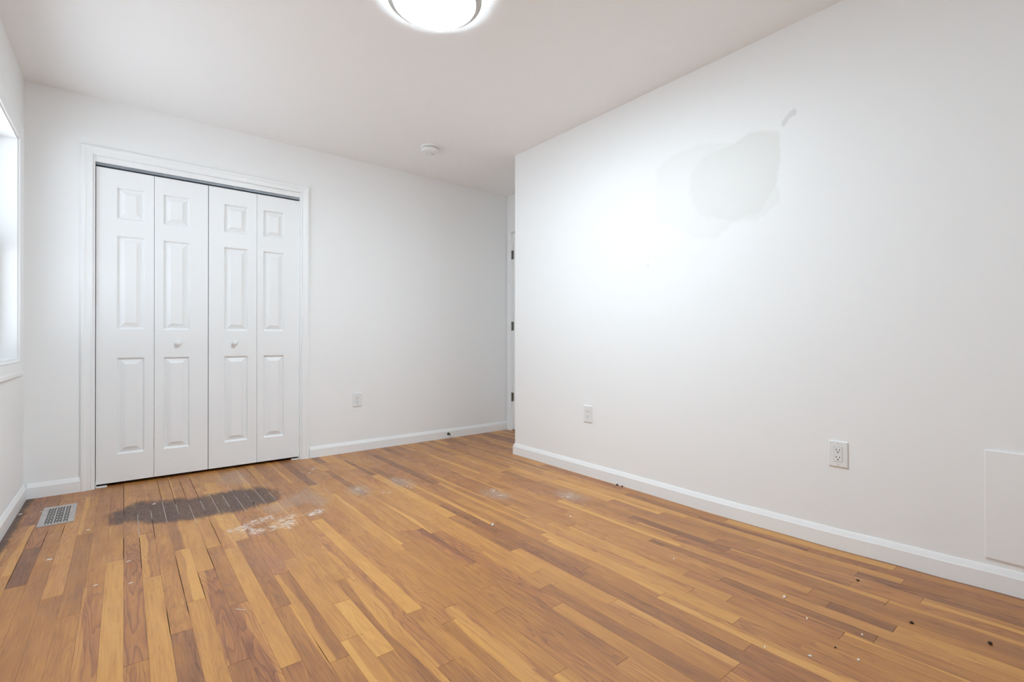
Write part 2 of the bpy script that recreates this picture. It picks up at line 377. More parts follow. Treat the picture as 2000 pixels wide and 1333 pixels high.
def lathe(bm, prof, n=48, M=Matrix.Identity(4)):
    """prof = (radius, height) pairs, turned about Z; closed with caps where the radius is 0"""
    rings = []
    for r, z in prof:
        if r <= 1e-6:
            rings.append([bm.verts.new(M @ Vector((0, 0, z)))])
        else:
            rings.append([bm.verts.new(M @ Vector((r * math.cos(2 * math.pi * i / n), r * math.sin(2 * math.pi * i / n), z))) for i in range(n)])
    for a, b in zip(rings, rings[1:]):
        for i in range(n):
            j = (i + 1) % n
            if len(a) == 1 and len(b) == 1:
                continue
            if len(a) == 1:
                bm.faces.new((a[0], b[i], b[j]))
            elif len(b) == 1:
                bm.faces.new((a[i], a[j], b[0]))
            else:
                bm.faces.new((a[i], a[j], b[j], b[i]))
    return bm


def sweep(bm, path, prof, frame, side=1, zfun=None):
    """prof points (d, h) swept along a flat polyline with mitred corners.
    path = 2-D points; frame(p, d-direction 2-D, d, h) -> 3-D point"""
    secs = []
    n = len(path)
    for i, p in enumerate(path):
        p = Vector(p)
        t0 = (p - Vector(path[i - 1])).normalized() if i > 0 else None
        t1 = (Vector(path[i + 1]) - p).normalized() if i < n - 1 else None
        n0 = Vector((-t0.y, t0.x)) * side if t0 else None
        n1 = Vector((-t1.y, t1.x)) * side if t1 else None
        if n0 and n1:
            m = (n0 + n1)
            m = m / m.dot(n0)
        else:
            m = n0 or n1
        secs.append([bm.verts.new(frame(p, m, d, h)) for d, h in prof])
    k_ = len(prof)
    for a, b in zip(secs, secs[1:]):
        for i in range(k_):
            j = (i + 1) % k_
            bm.faces.new((a[i], a[j], b[j], b[i]))
    bm.faces.new(secs[0])
    bm.faces.new(secs[-1])
    return bm


def tag(o, label=None, cat=None, group=None, kind=None):
    if label:
        o['label'] = label
    if cat:
        o['category'] = cat
    if group:
        o['group'] = group
    if kind:
        o['kind'] = kind
    return o


def thing(name, label, cat, loc=(0, 0, 0), rotz=0.0, group=None, kind=None):
    o = bpy.data.objects.new(name, None)
    o.empty_display_size = 0.05
    COL.objects.link(o)
    o.location = loc
    o.rotation_euler = (0, 0, rotz)
    return tag(o, label, cat, group, kind)


def copy_tree(o, parent=None):
    c = o.copy()
    COL.objects.link(c)
    c.parent = parent
    for ch in list(o.children):
        copy_tree(ch, c)
    return c


# ------------------------------------------------------------------ walls and ceiling
T = 0.13


def wall_holes(bm, axis, a0, a1, z0, z1, c0, c1, holes):
    """a wall slab along x ('x') or y ('y') with rectangular holes (a0, a1, z0, z1)"""
    cuts = sorted({a0, a1} | {h[0] for h in holes} | {h[1] for h in holes})
    for p, q in zip(cuts, cuts[1:]):
        hs = [h for h in holes if h[0] <= p + 1e-6 and h[1] >= q - 1e-6]
        spans = [(z0, z1)]
        if hs:
            spans = [(z0, hs[0][2]), (hs[0][3], z1)]
        for s0, s1 in spans:
            if s1 - s0 > 1e-4:
                if axis == 'x':
                    box(bm, p, q, c0, c1, s0, s1)
                else:
                    box(bm, c0, c1, p, q, s0, s1)
    bmesh.ops.remove_doubles(bm, verts=bm.verts, dist=1e-5)
    return bm


bm = wall_holes(bmesh.new(), 'y', YR - T, YB + T, 0, H, XL - 0.17, XL, [WIN])
tag(link('wall_left', bm, M_wall), 'plain white left wall with the window at its edge', 'wall', kind='structure')
bm = wall_holes(bmesh.new(), 'x', XL, XD, 0, H, YB, YB + T, [(OPEN[0], OPEN[1], 0, OPEN[2])])
tag(link('wall_back', bm, M_wall), 'white back wall holding the closet doors', 'wall', kind='structure')
bm = box(bmesh.new(), XL, XR + 0.78, YR - T, YR, 0, H)
tag(link('wall_rear', bm, M_wall), 'white wall behind the viewer, opposite the closet', 'wall', kind='structure')

# right wall: a partition block whose face carries a fine grid where the repair patch is
bm = bmesh.new()


def ticks(a, b, fa, fb, fine, coarse):
    out, x = [], a
    while x < b - 1e-6:
        out.append(x)
        x += fine if fa <= x < fb else coarse
        if out[-1] < fa < x:
            x = fa
    return out + [b]


ys = ticks(YR, YE, 0.86, 1.86, 0.012, 0.25)
zs = ticks(0.0, H, 1.34, 2.08, 0.012, 0.2)
grid = [[bm.verts.new((XR, y, z)) for z in zs] for y in ys]
for i in range(len(ys) - 1):
    for j in range(len(zs) - 1):
        bm.faces.new((grid[i][j], grid[i][j + 1], grid[i + 1][j + 1], grid[i + 1][j]))
XB = XR + 0.78
back = {}
for (y, z) in ((YR, 0), (YR, H), (YE, 0), (YE, H)):
    back[(y, z)] = bm.verts.new((XB, y, z))
bm.faces.new((back[(YR, 0)], back[(YR, H)], back[(YE, H)], back[(YE, 0)]))
bm.faces.new([grid[-1][j] for j in range(len(zs))] + [back[(YE, H)], back[(YE, 0)]])
bm.faces.new([grid[0][j] for j in range(len(zs))] + [back[(YR, H)], back[(YR, 0)]])
bm.faces.new([grid[i][0] for i in range(len(ys))] + [back[(YE, 0)], back[(YR, 0)]])
bm.faces.new([grid[i][-1] for i in range(len(ys))] + [back[(YE, H)], back[(YR, H)]])
o = tag(link('wall_right', bm, M_patch), 'long white right wall with a dull repair patch in the paint', 'wall', kind='structure')
at = o.data.attributes.new('patch', 'FLOAT_COLOR', 'POINT')
vals = []
for q in o.data.vertices:
    y, z = q.co.y, q.co.z
    r = [0.0, 0.0, 0.0]
    if abs(q.co.x - XR) < 1e-4 and 0.8 < y < 1.9 and 1.3 < z < 2.1:
        for i, pl in enumerate((P1, P2, P3)):
            soft = 0.035 if i < 2 else 0.012
            if i < 2 and y > 1.35:
                soft = 0.09
            if i == 0 and z < 1.56:
                soft = 0.06
            r[i] = smooth(-soft, soft, sdist((y, z), pl))
        dd = min(math.hypot(y - a, z - b) for a, b in W1)
        r[2] = max(r[2], 0.5 * smooth(0.03, 0.004, dd))
    vals += r + [1.0]
at.data.foreach_set('color', vals)

bm = box(bmesh.new(), XD, XD + 0.10, YE, 3.074, 0, H)
box(bm, XD, XD + 0.10, 3.074, 3.890, 2.052, H)
box(bm, XD, XD + 0.10, 3.890, YB + T, 0, H)
tag(link('wall_entry', bm, M_wall), 'short white wall of the entry nook around the hinged door', 'wall', kind='structure')
bm = box(bmesh.new(), XD + 0.10, XD + 0.12, YE, YB + T, 0, H)
tag(link('wall_hall', bm, M_wall), 'white hall wall closing off the space behind the hinged door', 'wall', kind='structure')
bm = box(bmesh.new(), XL - T, XR + 0.80, YR - T, YB + 0.75, H, H + 0.1)
tag(link('ceiling', bm, M_ceil), 'flat white ceiling with a round lamp', 'ceiling', kind='structure')
bm = bmesh.new()
box(bm, OPEN[0] - 0.25, OPEN[0] - 0.20, YB + T, YB + 0.68, 0, H)
box(bm, OPEN[1] + 0.20, OPEN[1] + 0.25, YB + T, YB + 0.68, 0, H)
box(bm, OPEN[0] - 0.25, OPEN[1] + 0.25, YB + 0.68, YB + 0.74, 0, H)
tag(link('wall_closet', bm, M_wall), 'inside walls of the closet behind the folding doors', 'wall', kind='structure')

# ------------------------------------------------------------------ floor of narrow strips
rnd = random.Random(11)


def gap_at(k_, y):
    g = 0.0002
    for a, b, y0, y1 in DG:
        kk = round((a + b) / 2)
        if kk == k_ and y0 - 0.03 <= y <= y1 + 0.03:
            g = max(g, 0.0008 * smooth(-0.03, 0.03, min(y - y0, y1 - y)) + 0.0004)
    for a, b, y0, y1 in WG:
        kk = int(round((a + b) / 2))
        if kk == k_ and y0 - 0.03 <= y <= y1 + 0.03:
            g = max(g, 0.0008 * smooth(-0.03, 0.03, min(y - y0, y1 - y)) + 0.0004)
    return g


def wear(x, y):
    d = 0.0
    for pl in (DARK_A, DARK_B):
        d = max(d, smooth(-0.08, 0.07, sdist((x, y), pl)))
    g = 0.0
    for pl in (GREY, GREY2):
        g = max(g, 0.85 * smooth(-0.06, 0.05, sdist((x, y), pl)))
    r = smooth(-0.08, 0.06, sdist((x, y), RED))
    # the dirty margin along the left baseboard
    d = max(d, 1.25 * smooth(0.062, 0.004, x - XL - 0.013) * smooth(2.2, 2.9, y))
    s = 0.0
    for (a, b) in DUST:
        s = max(s, math.exp(-((x - a) ** 2 / 0.048 ** 2 + (y - b) ** 2 / 0.075 ** 2)))
    for (a, b) in DUSTM:
        s = max(s, 0.95 * math.exp(-((x - a) ** 2 / 0.035 ** 2 + (y - b) ** 2 / 0.075 ** 2)))
    for (a, b) in DUSTR:
        s = max(s, 0.55 * math.exp(-((x - a) ** 2 / 0.018 ** 2 + (y - b) ** 2 / 0.07 ** 2)))
    for (a, b) in ((1.415, 2.9), (1.75, 2.32), (2.08, 2.02), (1.13, 2.9)):
        g = max(g, 1.1 * math.exp(-((x - a) ** 2 / 0.09 ** 2 + (y - b) ** 2 / 0.16 ** 2)))
    return d, s, g, r


X0F, X1F, Y0F, Y1F = XL - 0.0, XD + 0.10, YR, YB + 0.68
bm = bmesh.new()
uvl = bm.loops.layers.uv.new('board_uv')
va, vb = [], []


def board(k_, y0, y1, tone, hue, sap, seed, xa, xb):
    n = max(1, int((y1 - y0) / 0.03))
    rows = []
    fx = (xb - xa) / BW
    flip = rnd.random() < 0.5
    j0, j1 = 0.0005, 0.0005
    for i in range(n + 1):
        y = y0 + j0 + (y1 - y0 - j0 - j1) * i / n
        ga, gb = gap_at(k_, y), gap_at(k_ + 1, y)
        row = []
        for s in (0, 0.5, 1):
            x = xa + ga + (xb - xa - ga - gb) * s
            q = bm.verts.new((x, y, floor_z(x, y)))
            va.extend((tone, hue, sap, seed))
            vb.extend(wear(x, y))
            row.append((q, (1 - s) if flip else s, y))
        rows.append(row)
    low = {}

    def lo(t3):
        q = t3[0]
        if q not in low:
            low[q] = bm.verts.new((q.co.x, q.co.y, q.co.z - 0.006))
            va.extend((min(1.0, tone + 0.5), hue, 0.0, seed))
            vb.extend((0, 0, 0, 0))
        return low[q]

    def face(vs, uvs):
        f = bm.faces.new(vs)
        for l, t in zip(f.loops, uvs):
            l[uvl].uv = t
    for a, b in zip(rows, rows[1:]):
        for i in range(2):
            qs = (a[i], a[i + 1], b[i + 1], b[i])
            face([q[0] for q in qs], [(q[1], q[2]) for q in qs])
        for i in (0, 2):
            face([a[i][0], b[i][0], lo(b[i]), lo(a[i])], [(a[i][1], a[i][2])] * 4)
    for r_ in (rows[0], rows[-1]):
        for i in range(2):
            face([r_[i][0], r_[i + 1][0], lo(r_[i + 1]), lo(r_[i])], [(r_[i][1], r_[i][2])] * 4)


k0, k1 = math.floor(X0F / BW), math.floor(X1F / BW)
for kk in range(k0, k1 + 1):
    xa, xb = max(kk * BW, X0F), min((kk + 1) * BW, X1F)
    if xb - xa < 0.004:
        continue
    segs_x = [(xa, xb, Y0F, Y1F)]
    if xa >= XR - 0.002:
        segs_x = [(xa, xb, YE, Y1F)]
    js = sorted({y for a, y in JOINTS if a == kk})
    ts = [(y, t) for a, y, t in TONES if a == kk]
    for xa, xb, ya, yb_ in segs_x:
        cuts = [ya] + [y for y in js if ya + 0.1 < y < yb_ - 0.1] + [yb_]
        # add plausible joints where the photograph shows none to read
        full = [cuts[0]]
        for a, b in zip(cuts, cuts[1:]):
            inside = sorted(y for y, _ in ts if a < y < b)
            while b - full[-1] > 1.25:
                c_ = full[-1] + rnd.uniform(0.45, 1.15)
                if b - c_ < 0.25:
                    break
                full.append(c_)
            full.append(b)
        for a, b in zip(full, full[1:]):
            hit = [t for y, t in ts if a <= y < b]
            if hit:
                tone = sum(hit) / len(hit)
            else:
                tone = min(0.8, max(0.12, rnd.gauss(0.46, 0.14)))
            sap = 0.0
            if tone > 0.3 and rnd.random() < 0.26:
                sap = rnd.uniform(0.15, 0.55)
            board(kk, a, b, tone, rnd.random(), sap, rnd.random(), xa, xb)

nb = len(bm.verts)
# boards sit on a dark subfloor
z = -0.0065
nsub = []
for i in range(13):
    y = Y0F + (Y1F - Y0F) * i / 12
    nsub.append([bm.verts.new((x, y, floor_z(x, y) - 0.0060)) for x in [X0F + (X1F - X0F) * j / 8 for j in range(9)]])
sub_faces = []
for a, b in zip(nsub, nsub[1:]):
    for j in range(8):
        f = bm.faces.new((a[j], a[j + 1], b[j + 1], b[j]))
        f.material_index = 1
# pale dust packed into the open gaps of the scorched area
for a, b, y0, y1 in WG:
    kk = int(round((a + b) / 2))
    x = kk * BW
    n = max(2, int((y1 - y0) / 0.02))
    pr = None
    for i in range(n + 1):
        y = y0 + (y1 - y0) * i / n
        g = gap_at(kk, y) * 0.98
        zz = floor_z(x, y) - 0.0004 - 0.0050 * max(0, noise.noise(Vector((x * 40, y * 11, 3))))
        cur = (bm.verts.new((x - g, y, zz)), bm.verts.new((x + g, y, zz)))
        if pr:
            f = bm.faces.new((pr[0], pr[1], cur[1], cur[0]))
            f.material_index = 2
        pr = cur
extra = len(bm.verts) - nb
o = tag(link('floor', bm, [M_floor, M_sub, M_dustfill]), 'worn strip wood floor with a dark scorched patch by the closet', 'floor', kind='structure')
for nm, dat in (('board', va), ('wear', vb)):
    at = o.data.attributes.new(nm, 'FLOAT_COLOR', 'POINT')
    at.data.foreach_set('color', dat + [0.0] * (4 * extra))
bm = box(bmesh.new(), X0F - T, X1F, Y0F - T, Y1F + 0.06, -0.10, -0.022)
tag(link('floor_slab', bm, M_sub), 'dark underfloor hidden below the wood strips', 'floor', kind='structure')

# ------------------------------------------------------------------ baseboards
BT = 0.013
BASE = [(0, -0.004), (BT, -0.004), (BT, 0.064), (BT - 0.002, 0.068), (0.0065, 0.080), (0.003, 0.088), (0, 0.088)]


def base_frame(p, m, d, h):
    x, y = p.x + m.x * d, p.y + m.y * d
    return Vector((x, y, h + floor_z(x, y)))


def baseboard(name, path, side, label):
    bm = sweep(bmesh.new(), path, BASE, base_frame, side)
    return tag(link(name, bm, M_trim), label, 'baseboard', kind='structure')


baseboard('baseboard_left', [(XL, YR), (XL, YB)], -1, 'white baseboard along the left wall below the window')
baseboard('baseboard_back', [(XL + BT, YB), (OPEN[0] - 0.062, YB)], -1, 'short piece of white baseboard between left corner and closet')
baseboard('baseboard_corner', [(OPEN[1] + 0.068, YB), (XD, YB)], -1, 'white baseboard on the back wall right of the closet')
pts = [(XR, YR + 0.001)] + [(XR, y) for y in [YR + 0.2 + i * 0.12 for i in range(27)] if y < YE - 0.05] + [(XR, YE), (XD, YE)]
baseboard('baseboard_right', pts, 1, 'long white baseboard along the right wall, turning its outer corner')

# ------------------------------------------------------------------ casings
CAS = [(0, 0), (0, 0.008), (0.003, 0.0105), (0.008, 0.0105), (0.011, 0.0085), (0.030, 0.0105), (0.036, 0.0135), (0.043, 0.0155), (0.052, 0.0155), (0.057, 0.012), (0.057, 0)]


def casing(name, path, side, frame, label, prof=CAS, parent=None):
    bm = sweep(bmesh.new(), path, prof, frame, side)
    o = link(name, bm, M_trim, parent)
    return o if parent else tag(o, label, 'door casing', kind='structure')


fr_back = lambda p, m, d, h: Vector((p.x + m.x * d, YB - h, p.y + m.y * d))
cx0, cx1, ch = OPEN[0] - 0.008, OPEN[1] + 0.006, OPEN[2] - 0.004
casing('trim_1', [(cx0, 0), (cx0, ch), (cx1, ch), (cx1, 0)], 1, fr_back, 'moulded white casing framing the folding closet doors')
# jamb lining of the closet opening with its header fascia
bm = bmesh.new()
box(bm, OPEN[0] - 0.0, OPEN[0] + 0.002, YB - 0.001, YB + T, 0, OPEN[2])
box(bm, OPEN[1] - 0.002, OPEN[1] + 0.0, YB - 0.001, YB + T, 0, OPEN[2])
box(bm, OPEN[0] + 0.002, OPEN[1] - 0.002, YB - 0.001, YB + T, OPEN[2] - 0.004, OPEN[2])
box(bm, OPEN[0] + 0.002, OPEN[1] - 0.002, YB + 0.004, YB + 0.016, 2.045, OPEN[2] - 0.004)
tag(link('trim_2', bm, M_trim), 'white jamb lining and header board inside the closet casing', 'door jamb', kind='structure')

t = thing('bifold_track', 'thin silver metal track above the folding closet doors', 'track', ((OPEN[0] + OPEN[1]) / 2, YB + 0.038, 2.045))
bm = bmesh.new()
hw = (OPEN[1] - OPEN[0]) / 2 - 0.003
box(bm, -hw, hw, -0.020, -0.017, -0.016, 0.036)
box(bm, -hw, hw, 0.017, 0.020, -0.016, 0.036)
box(bm, -hw, hw, -0.020, 0.020, 0.036, 0.0385)
link('rail', bm, M_alu, t)
for s in (-0.575, -0.03, 0.03, 0.585):
    bm = lathe(bmesh.new(), [(0, -0.032), (0.004, -0.032), (0.004, 0.0), (0.008, 0.0), (0.008, 0.012), (0, 0.012)], 12, Matrix.Translation((s, 0, 0)))
    link('pivot_pin', bm, M_hinge, t)

# ------------------------------------------------------------------ folding closet doors
DY = YB + 0.022          # front face of the leaves
DT = 0.030
DZ0, DZ1 = 0.020, 2.020


def leaf(bm, w, p0, p1, h):
    """one moulded leaf, front face at y = 0 looking to -y, raised panels between x p0..p1"""
    zb = [0.0, 0.176, 0.796, 0.978, 1.580, 1.686, 1.890, h]
    xs = [0.0, p0, p1, w]
    V = {}

    def g(x, y, z):
        key = (round(x, 5), round(y, 5), round(z, 5))
        if key not in V:
            V[key] = bm.verts.new((x, y, z))
        return V[key]

    def quad(*ps):
        bm.faces.new([g(*p) for p in ps])
    for i in range(3):
        for j in range(7):
            x0, x1, z0, z1 = xs[i], xs[i + 1], zb[j], zb[j + 1]
            if i == 1 and j in (1, 3, 5):
                ring = [(0.0, 0.0), (0.003, 0.0015), (0.009, 0.0150), (0.0125, 0.0155), (0.0415, 0.0014), (0.0425, 0.0004)]
                for (a, da), (b, db) in zip(ring, ring[1:]):
                    A = [(x0 + a, da, z0 + a), (x1 - a, da, z0 + a), (x1 - a, da, z1 - a), (x0 + a, da, z1 - a)]
                    B_ = [(x0 + b, db, z0 + b), (x1 - b, db, z0 + b), (x1 - b, db, z1 - b), (x0 + b, db, z1 - b)]
                    for q in range(4):
                        r_ = (q + 1) % 4
                        quad(A[q], A[r_], B_[r_], B_[q])
                quad(*B_)
            else:
                quad((x0, 0, z0), (x1, 0, z0), (x1, 0, z1), (x0, 0, z1))
    for j in range(7):
        quad((0, 0, zb[j]), (0, 0, zb[j + 1]), (0, DT, zb[j + 1]), (0, DT, zb[j]))
        quad((w, 0, zb[j]), (w, DT, zb[j]), (w, DT, zb[j + 1]), (w, 0, zb[j + 1]))
    for i in range(3):
        quad((xs[i], 0, 0), (xs[i], DT, 0), (xs[i + 1], DT, 0), (xs[i + 1], 0, 0))
        quad((xs[i], 0, h), (xs[i + 1], 0, h), (xs[i + 1], DT, h), (xs[i], DT, h))
    bm.faces.new([g(*p) for p in [(xs[i], DT, 0) for i in range(4)] + [(w, DT, z) for z in zb[1:]] + [(xs[i], DT, h) for i in (2, 1, 0)] + [(0, DT, z) for z in reversed(zb[1:-1])]])
    return bm


def knob(parent, x, z):
    M = Matrix.Translation((x, 0, z)) @ Matrix.Rotation(math.pi / 2, 4, 'X')
    bm = lathe(bmesh.new(), [(0.0, 0.0), (0.0095, 0.0), (0.0095, 0.003), (0.0065, 0.006), (0.0065, 0.012), (0.011, 0.016), (0.0165, 0.022), (0.0175, 0.027), (0.015, 0.032), (0.009, 0.0355), (0.0, 0.0365)], 32, M)
    link('knob', bm, M_plastic, parent, 40)


SC = (DY) / 3.951
leaves = [(-0.1355, 0.1545, -0.036, 0.106), (0.1565, 0.4575, 0.203, 0.351), (0.4615, 0.7635, 0.555, 0.7065), (0.7655, 1.0645, 0.807, 0.953)]
leaves = [tuple(q * SC for q in l) for l in leaves]
names = (('door_1', 'left pair of white folding closet doors with raised panels'), ('door_2', 'right pair of white folding closet doors with raised panels'))
knob_x = (0.287 * SC, 0.620 * SC)
for di, (nm, lab) in enumerate(names):
    root = thing(nm, lab, 'closet door', (leaves[2 * di][0], DY, DZ0), kind='structure')
    for li in range(2):
        a, b, p, q = leaves[2 * di + li]
        lf = link('door_leaf', leaf(bmesh.new(), b - a, p - a, q - a, DZ1 - DZ0), M_door, root)
        lf.location = (a - leaves[2 * di][0], 0, 0)
        lf['label'] = ('plain leaf nearest the casing' if li == di else 'leaf with a round white knob')
        if li != di:
            knob(lf, knob_x[di] - a, 0.910 - DZ0)
    xm = leaves[2 * di][1] - leaves[2 * di][0] + 0.001
    for hz in (0.22, 1.0, 1.78):
        bm = box(bmesh.new(), xm - 0.020, xm + 0.020, DT, DT + 0.002, hz - 0.035, hz + 0.035)
        link('hinge', bm, M_hinge, root)
# floor brackets at the two outer pivots
for (x0, x1, lab) in ((OPEN[0] + 0.004, OPEN[0] + 0.060, 'small white floor bracket under the left closet door'), (OPEN[1] - 0.060, OPEN[1] - 0.004, 'small white floor bracket under the right closet door')):
    bm = box(bmesh.new(), x0, x1, YB + 0.010, YB + 0.046, 0.0, 0.006, 0.001)
    side = x0 if x0 < 0 else x1 - 0.003
    box(bm, side, side + 0.003, YB + 0.010, YB + 0.046, 0.0, 0.04)
    tag(link('pivot_bracket', bm, M_trim), lab, 'bracket')

# ------------------------------------------------------------------ entry door in the nook
dr = thing('door_3', 'narrow sliver of white hinged door behind the right wall corner', 'door', (XD + 0.004, 3.082, 0), kind='structure')
bm = box(bmesh.new(), 0, 0.035, 0, 0.797, 0.012, 2.040, 0.001)
link('door_slab', bm, M_door, dr)
for hz in (0.347, 1.080, 1.818):
    bm = lathe(bmesh.new(), [(0, -0.046), (0.0065, -0.046), (0.0065, 0.046), (0, 0.046)], 16, Matrix.Translation((-0.007, 0.801, hz)))
    for q in (-0.028, -0.009, 0.010, 0.029):
        lathe(bm, [(0.0065, q - 0.001), (0.0072, q - 0.0008), (0.0072, q + 0.0008), (0.0065, q + 0.001)], 16, Matrix.Translation((-0.007, 0.801, hz)))
    box(bm, -0.002, 0.0, 0.775, 0.800, hz - 0.044, hz + 0.044)
    link('hinge', bm, M_hinge, dr)
bm = lathe(bmesh.new(), [(0, 0), (0.03, 0), (0.03, 0.006), (0.012, 0.010), (0.012, 0.03), (0.026, 0.042), (0.028, 0.055), (0.018, 0.066), (0, 0.068)], 24,
           Matrix.Translation((0, 0.07, 0.95)) @ Matrix.Rotation(-math.pi / 2, 4, 'Y'))
link('handle', bm, M_hinge, dr, 40)
fr_entry = lambda p, m, d, h: Vector((XD - h, p.x + m.x * d, p.y + m.y * d))
casing('trim_3', [(3.888, 0), (3.888, 2.050), (3.076 + 0.035, 2.050)], -1, fr_entry, 'white casing of the hinged door, squeezed into the corner')
bm = box(bmesh.new(), XD - 0.0005, XD + 0.10, 3.880, 3.8905, 0, 2.0525)
box(bm, XD - 0.0005, XD + 0.10, 3.074, 3.8905, 2.0425, 2.0525)
tag(link('trim_4', bm, M_trim), 'white jamb on the hinge side of the nook door', 'door jamb', kind='structure')


# ------------------------------------------------------------------ windows in the left wall
def window(name, W, label, rear=False):
    y0, y1, z0, z1 = W
    loc = ((y0 + y1) / 2, YR, z0) if rear else (XL, (y0 + y1) / 2, z0)
    root = thing(name, label, 'window', loc, math.pi / 2 if rear else 0.0, kind='structure')
    hw, hh = (y1 - y0) / 2, z1 - z0
    # jamb boards
    bm = bmesh.new()
    d = 0.17
    box(bm, -d, 0.001, -hw, -hw + 0.012, 0, hh)
    box(bm, -d, 0.001, hw - 0.012, hw, 0, hh)
    box(bm, -d, 0.001, -hw + 0.012, hw - 0.012, hh - 0.012, hh)
    box(bm, -d, 0.001, -hw + 0.012, hw - 0.012, 0, 0.016)
    link('window_jamb', bm, M_trim, root)
    # picture-frame casing
    WC = [(0, 0), (0, 0.010), (0.005, 0.013), (0.011, 0.011), (0.055, 0.014), (0.066, 0.017), (0.081, 0.017), (0.085, 0.013), (0.085, 0)]
    bm = bmesh.new()
    f = lambda p, m, dd, h: Vector((h, p.x + m.x * dd, p.y + m.y * dd))
    r = 0.004
    pth = [(-hw + r, r), (hw - r, r), (hw - r, hh - r), (-hw + r, hh - r)]
    secs = []
    for i in range(4):
        p = Vector(pth[i])
        m = Vector((-1 if pth[i][0] < 0 else 1, -1 if i < 2 else 1))
        secs.append([bm.verts.new(f(p, m, dd, h)) for dd, h in WC])
    for i in range(4):
        a, b = secs[i], secs[(i + 1) % 4]
        for q in range(len(WC)):
            w2 = (q + 1) % len(WC)
            bm.faces.new((a[q], a[w2], b[w2], b[q]))
    link('window_casing', bm, M_trim, root)
    # two sashes
    for (sz0, sz1, sx, nm) in ((0.016, hh / 2 + 0.02, -0.103, 'lower_sash'), (hh / 2 - 0.02, hh - 0.012, -0.140, 'upper_sash')):
        bm = bmesh.new()
        a, b = -hw + 0.013, hw - 0.013
        fw = 0.045
        box(bm, sx, sx + 0.032, a, a + fw, sz0, sz1)
        box(bm, sx, sx + 0.032, b - fw, b, sz0, sz1)
        box(bm, sx, sx + 0.032, a + fw, b - fw, sz0, sz0 + fw)
        box(bm, sx, sx + 0.032, a + fw, b - fw, sz1 - fw, sz1)
        s = link(nm, bm, M_plastic, root)
        bm = box(bmesh.new(), sx + 0.013, sx + 0.017, a + fw, b - fw, sz0 + fw, sz1 - fw)
        link('pane', bm, M_glass, s)
    bm = box(bmesh.new(), -0.071, -0.056, -0.03, 0.03, hh / 2 + 0.005, hh / 2 + 0.022, 0.003)
    link('sash_lock', bm, M_plastic, root)
    return root


window('window_1', WIN, 'white framed window at the left edge beside the back corner')

# ------------------------------------------------------------------ ceiling light and smoke detector
lt = thing('ceiling_light', 'round glowing ceiling light with a thin silver rim', 'ceiling lamp', (1.052, 1.842, H))
link('back_glow', lathe(bmesh.new(), [(0, 0), (0.1765, 0), (0.1775, -0.002), (0.1775, -0.0342), (0, -0.0342)], 64), M_lamp_back, lt, 35)  # back of the fixture made to glow for the ceiling halo
bm = lathe(bmesh.new(), [(0.1785, -0.036), (0.2000, -0.027), (0.2035, -0.028), (0.2045, -0.031), (0.2035, -0.034), (0.1815, -0.0475), (0.1790, -0.0480), (0.1785, -0.0470), (0.1785, -0.036)], 96)
bmesh.ops.remove_doubles(bm, verts=bm.verts, dist=1e-6)
link('lamp_rim', bm, M_lamp_rim, lt, 35)
prof = [(0, -0.0345), (0.1775, -0.0345)]
for i in range(0, 9):
    a = i / 8 * math.pi / 2
    prof.append((0.178 * math.cos(a) if i < 8 else 0, -0.044 - 0.017 * math.sin(a)))
link('lamp_glass', lathe(bmesh.new(), prof, 64), M_lamp, lt, 60)
bm = box(bmesh.new(), -0.003, 0.005, -0.005, 0.005, -0.051, -0.044, 0.001)
cl = link('clip', bm, M_lamp_rim, lt)
cl.location = (0.1497, 0.1017, -0.0005)
cl.rotation_euler = (0, 0, 0.597)

sdm = thing('smoke_detector', 'small round white smoke detector on the ceiling', 'smoke alarm', (1.857, 3.328, H))
link('base_plate', lathe(bmesh.new(), [(0, 0), (0.071, 0), (0.072, -0.004), (0.072, -0.012), (0.066, -0.016), (0, -0.016)], 64), M_plastic, sdm, 35)
link('gap_shade_ring', lathe(bmesh.new(), [(0, -0.0155), (0.060, -0.0155), (0.060, -0.0205), (0, -0.0205)], 64), M_dark, sdm, 35)  # black core paints the shade of the gap between base and cover
link('cover', lathe(bmesh.new(), [(0, -0.020), (0.066, -0.020), (0.068, -0.024), (0.066, -0.038), (0.060, -0.045), (0.045, -0.048), (0, -0.049)], 64), M_plastic, sdm, 35)
bm = lathe(bmesh.new(), [(0.017, -0.0478), (0.019, -0.0500), (0.021, -0.0500), (0.023, -0.0478)], 40)
link('button_ring', bm, M_screw, sdm, 35)
link('test_button', lathe(bmesh.new(), [(0, -0.048), (0.015, -0.048), (0.014, -0.0505), (0, -0.0512)], 32), M_plastic, sdm, 35)
bm = box(bmesh.new(), 0.030, 0.036, -0.004, 0.004, -0.0495, -0.046)
link('sounder_slot', bm, M_bronze, sdm)


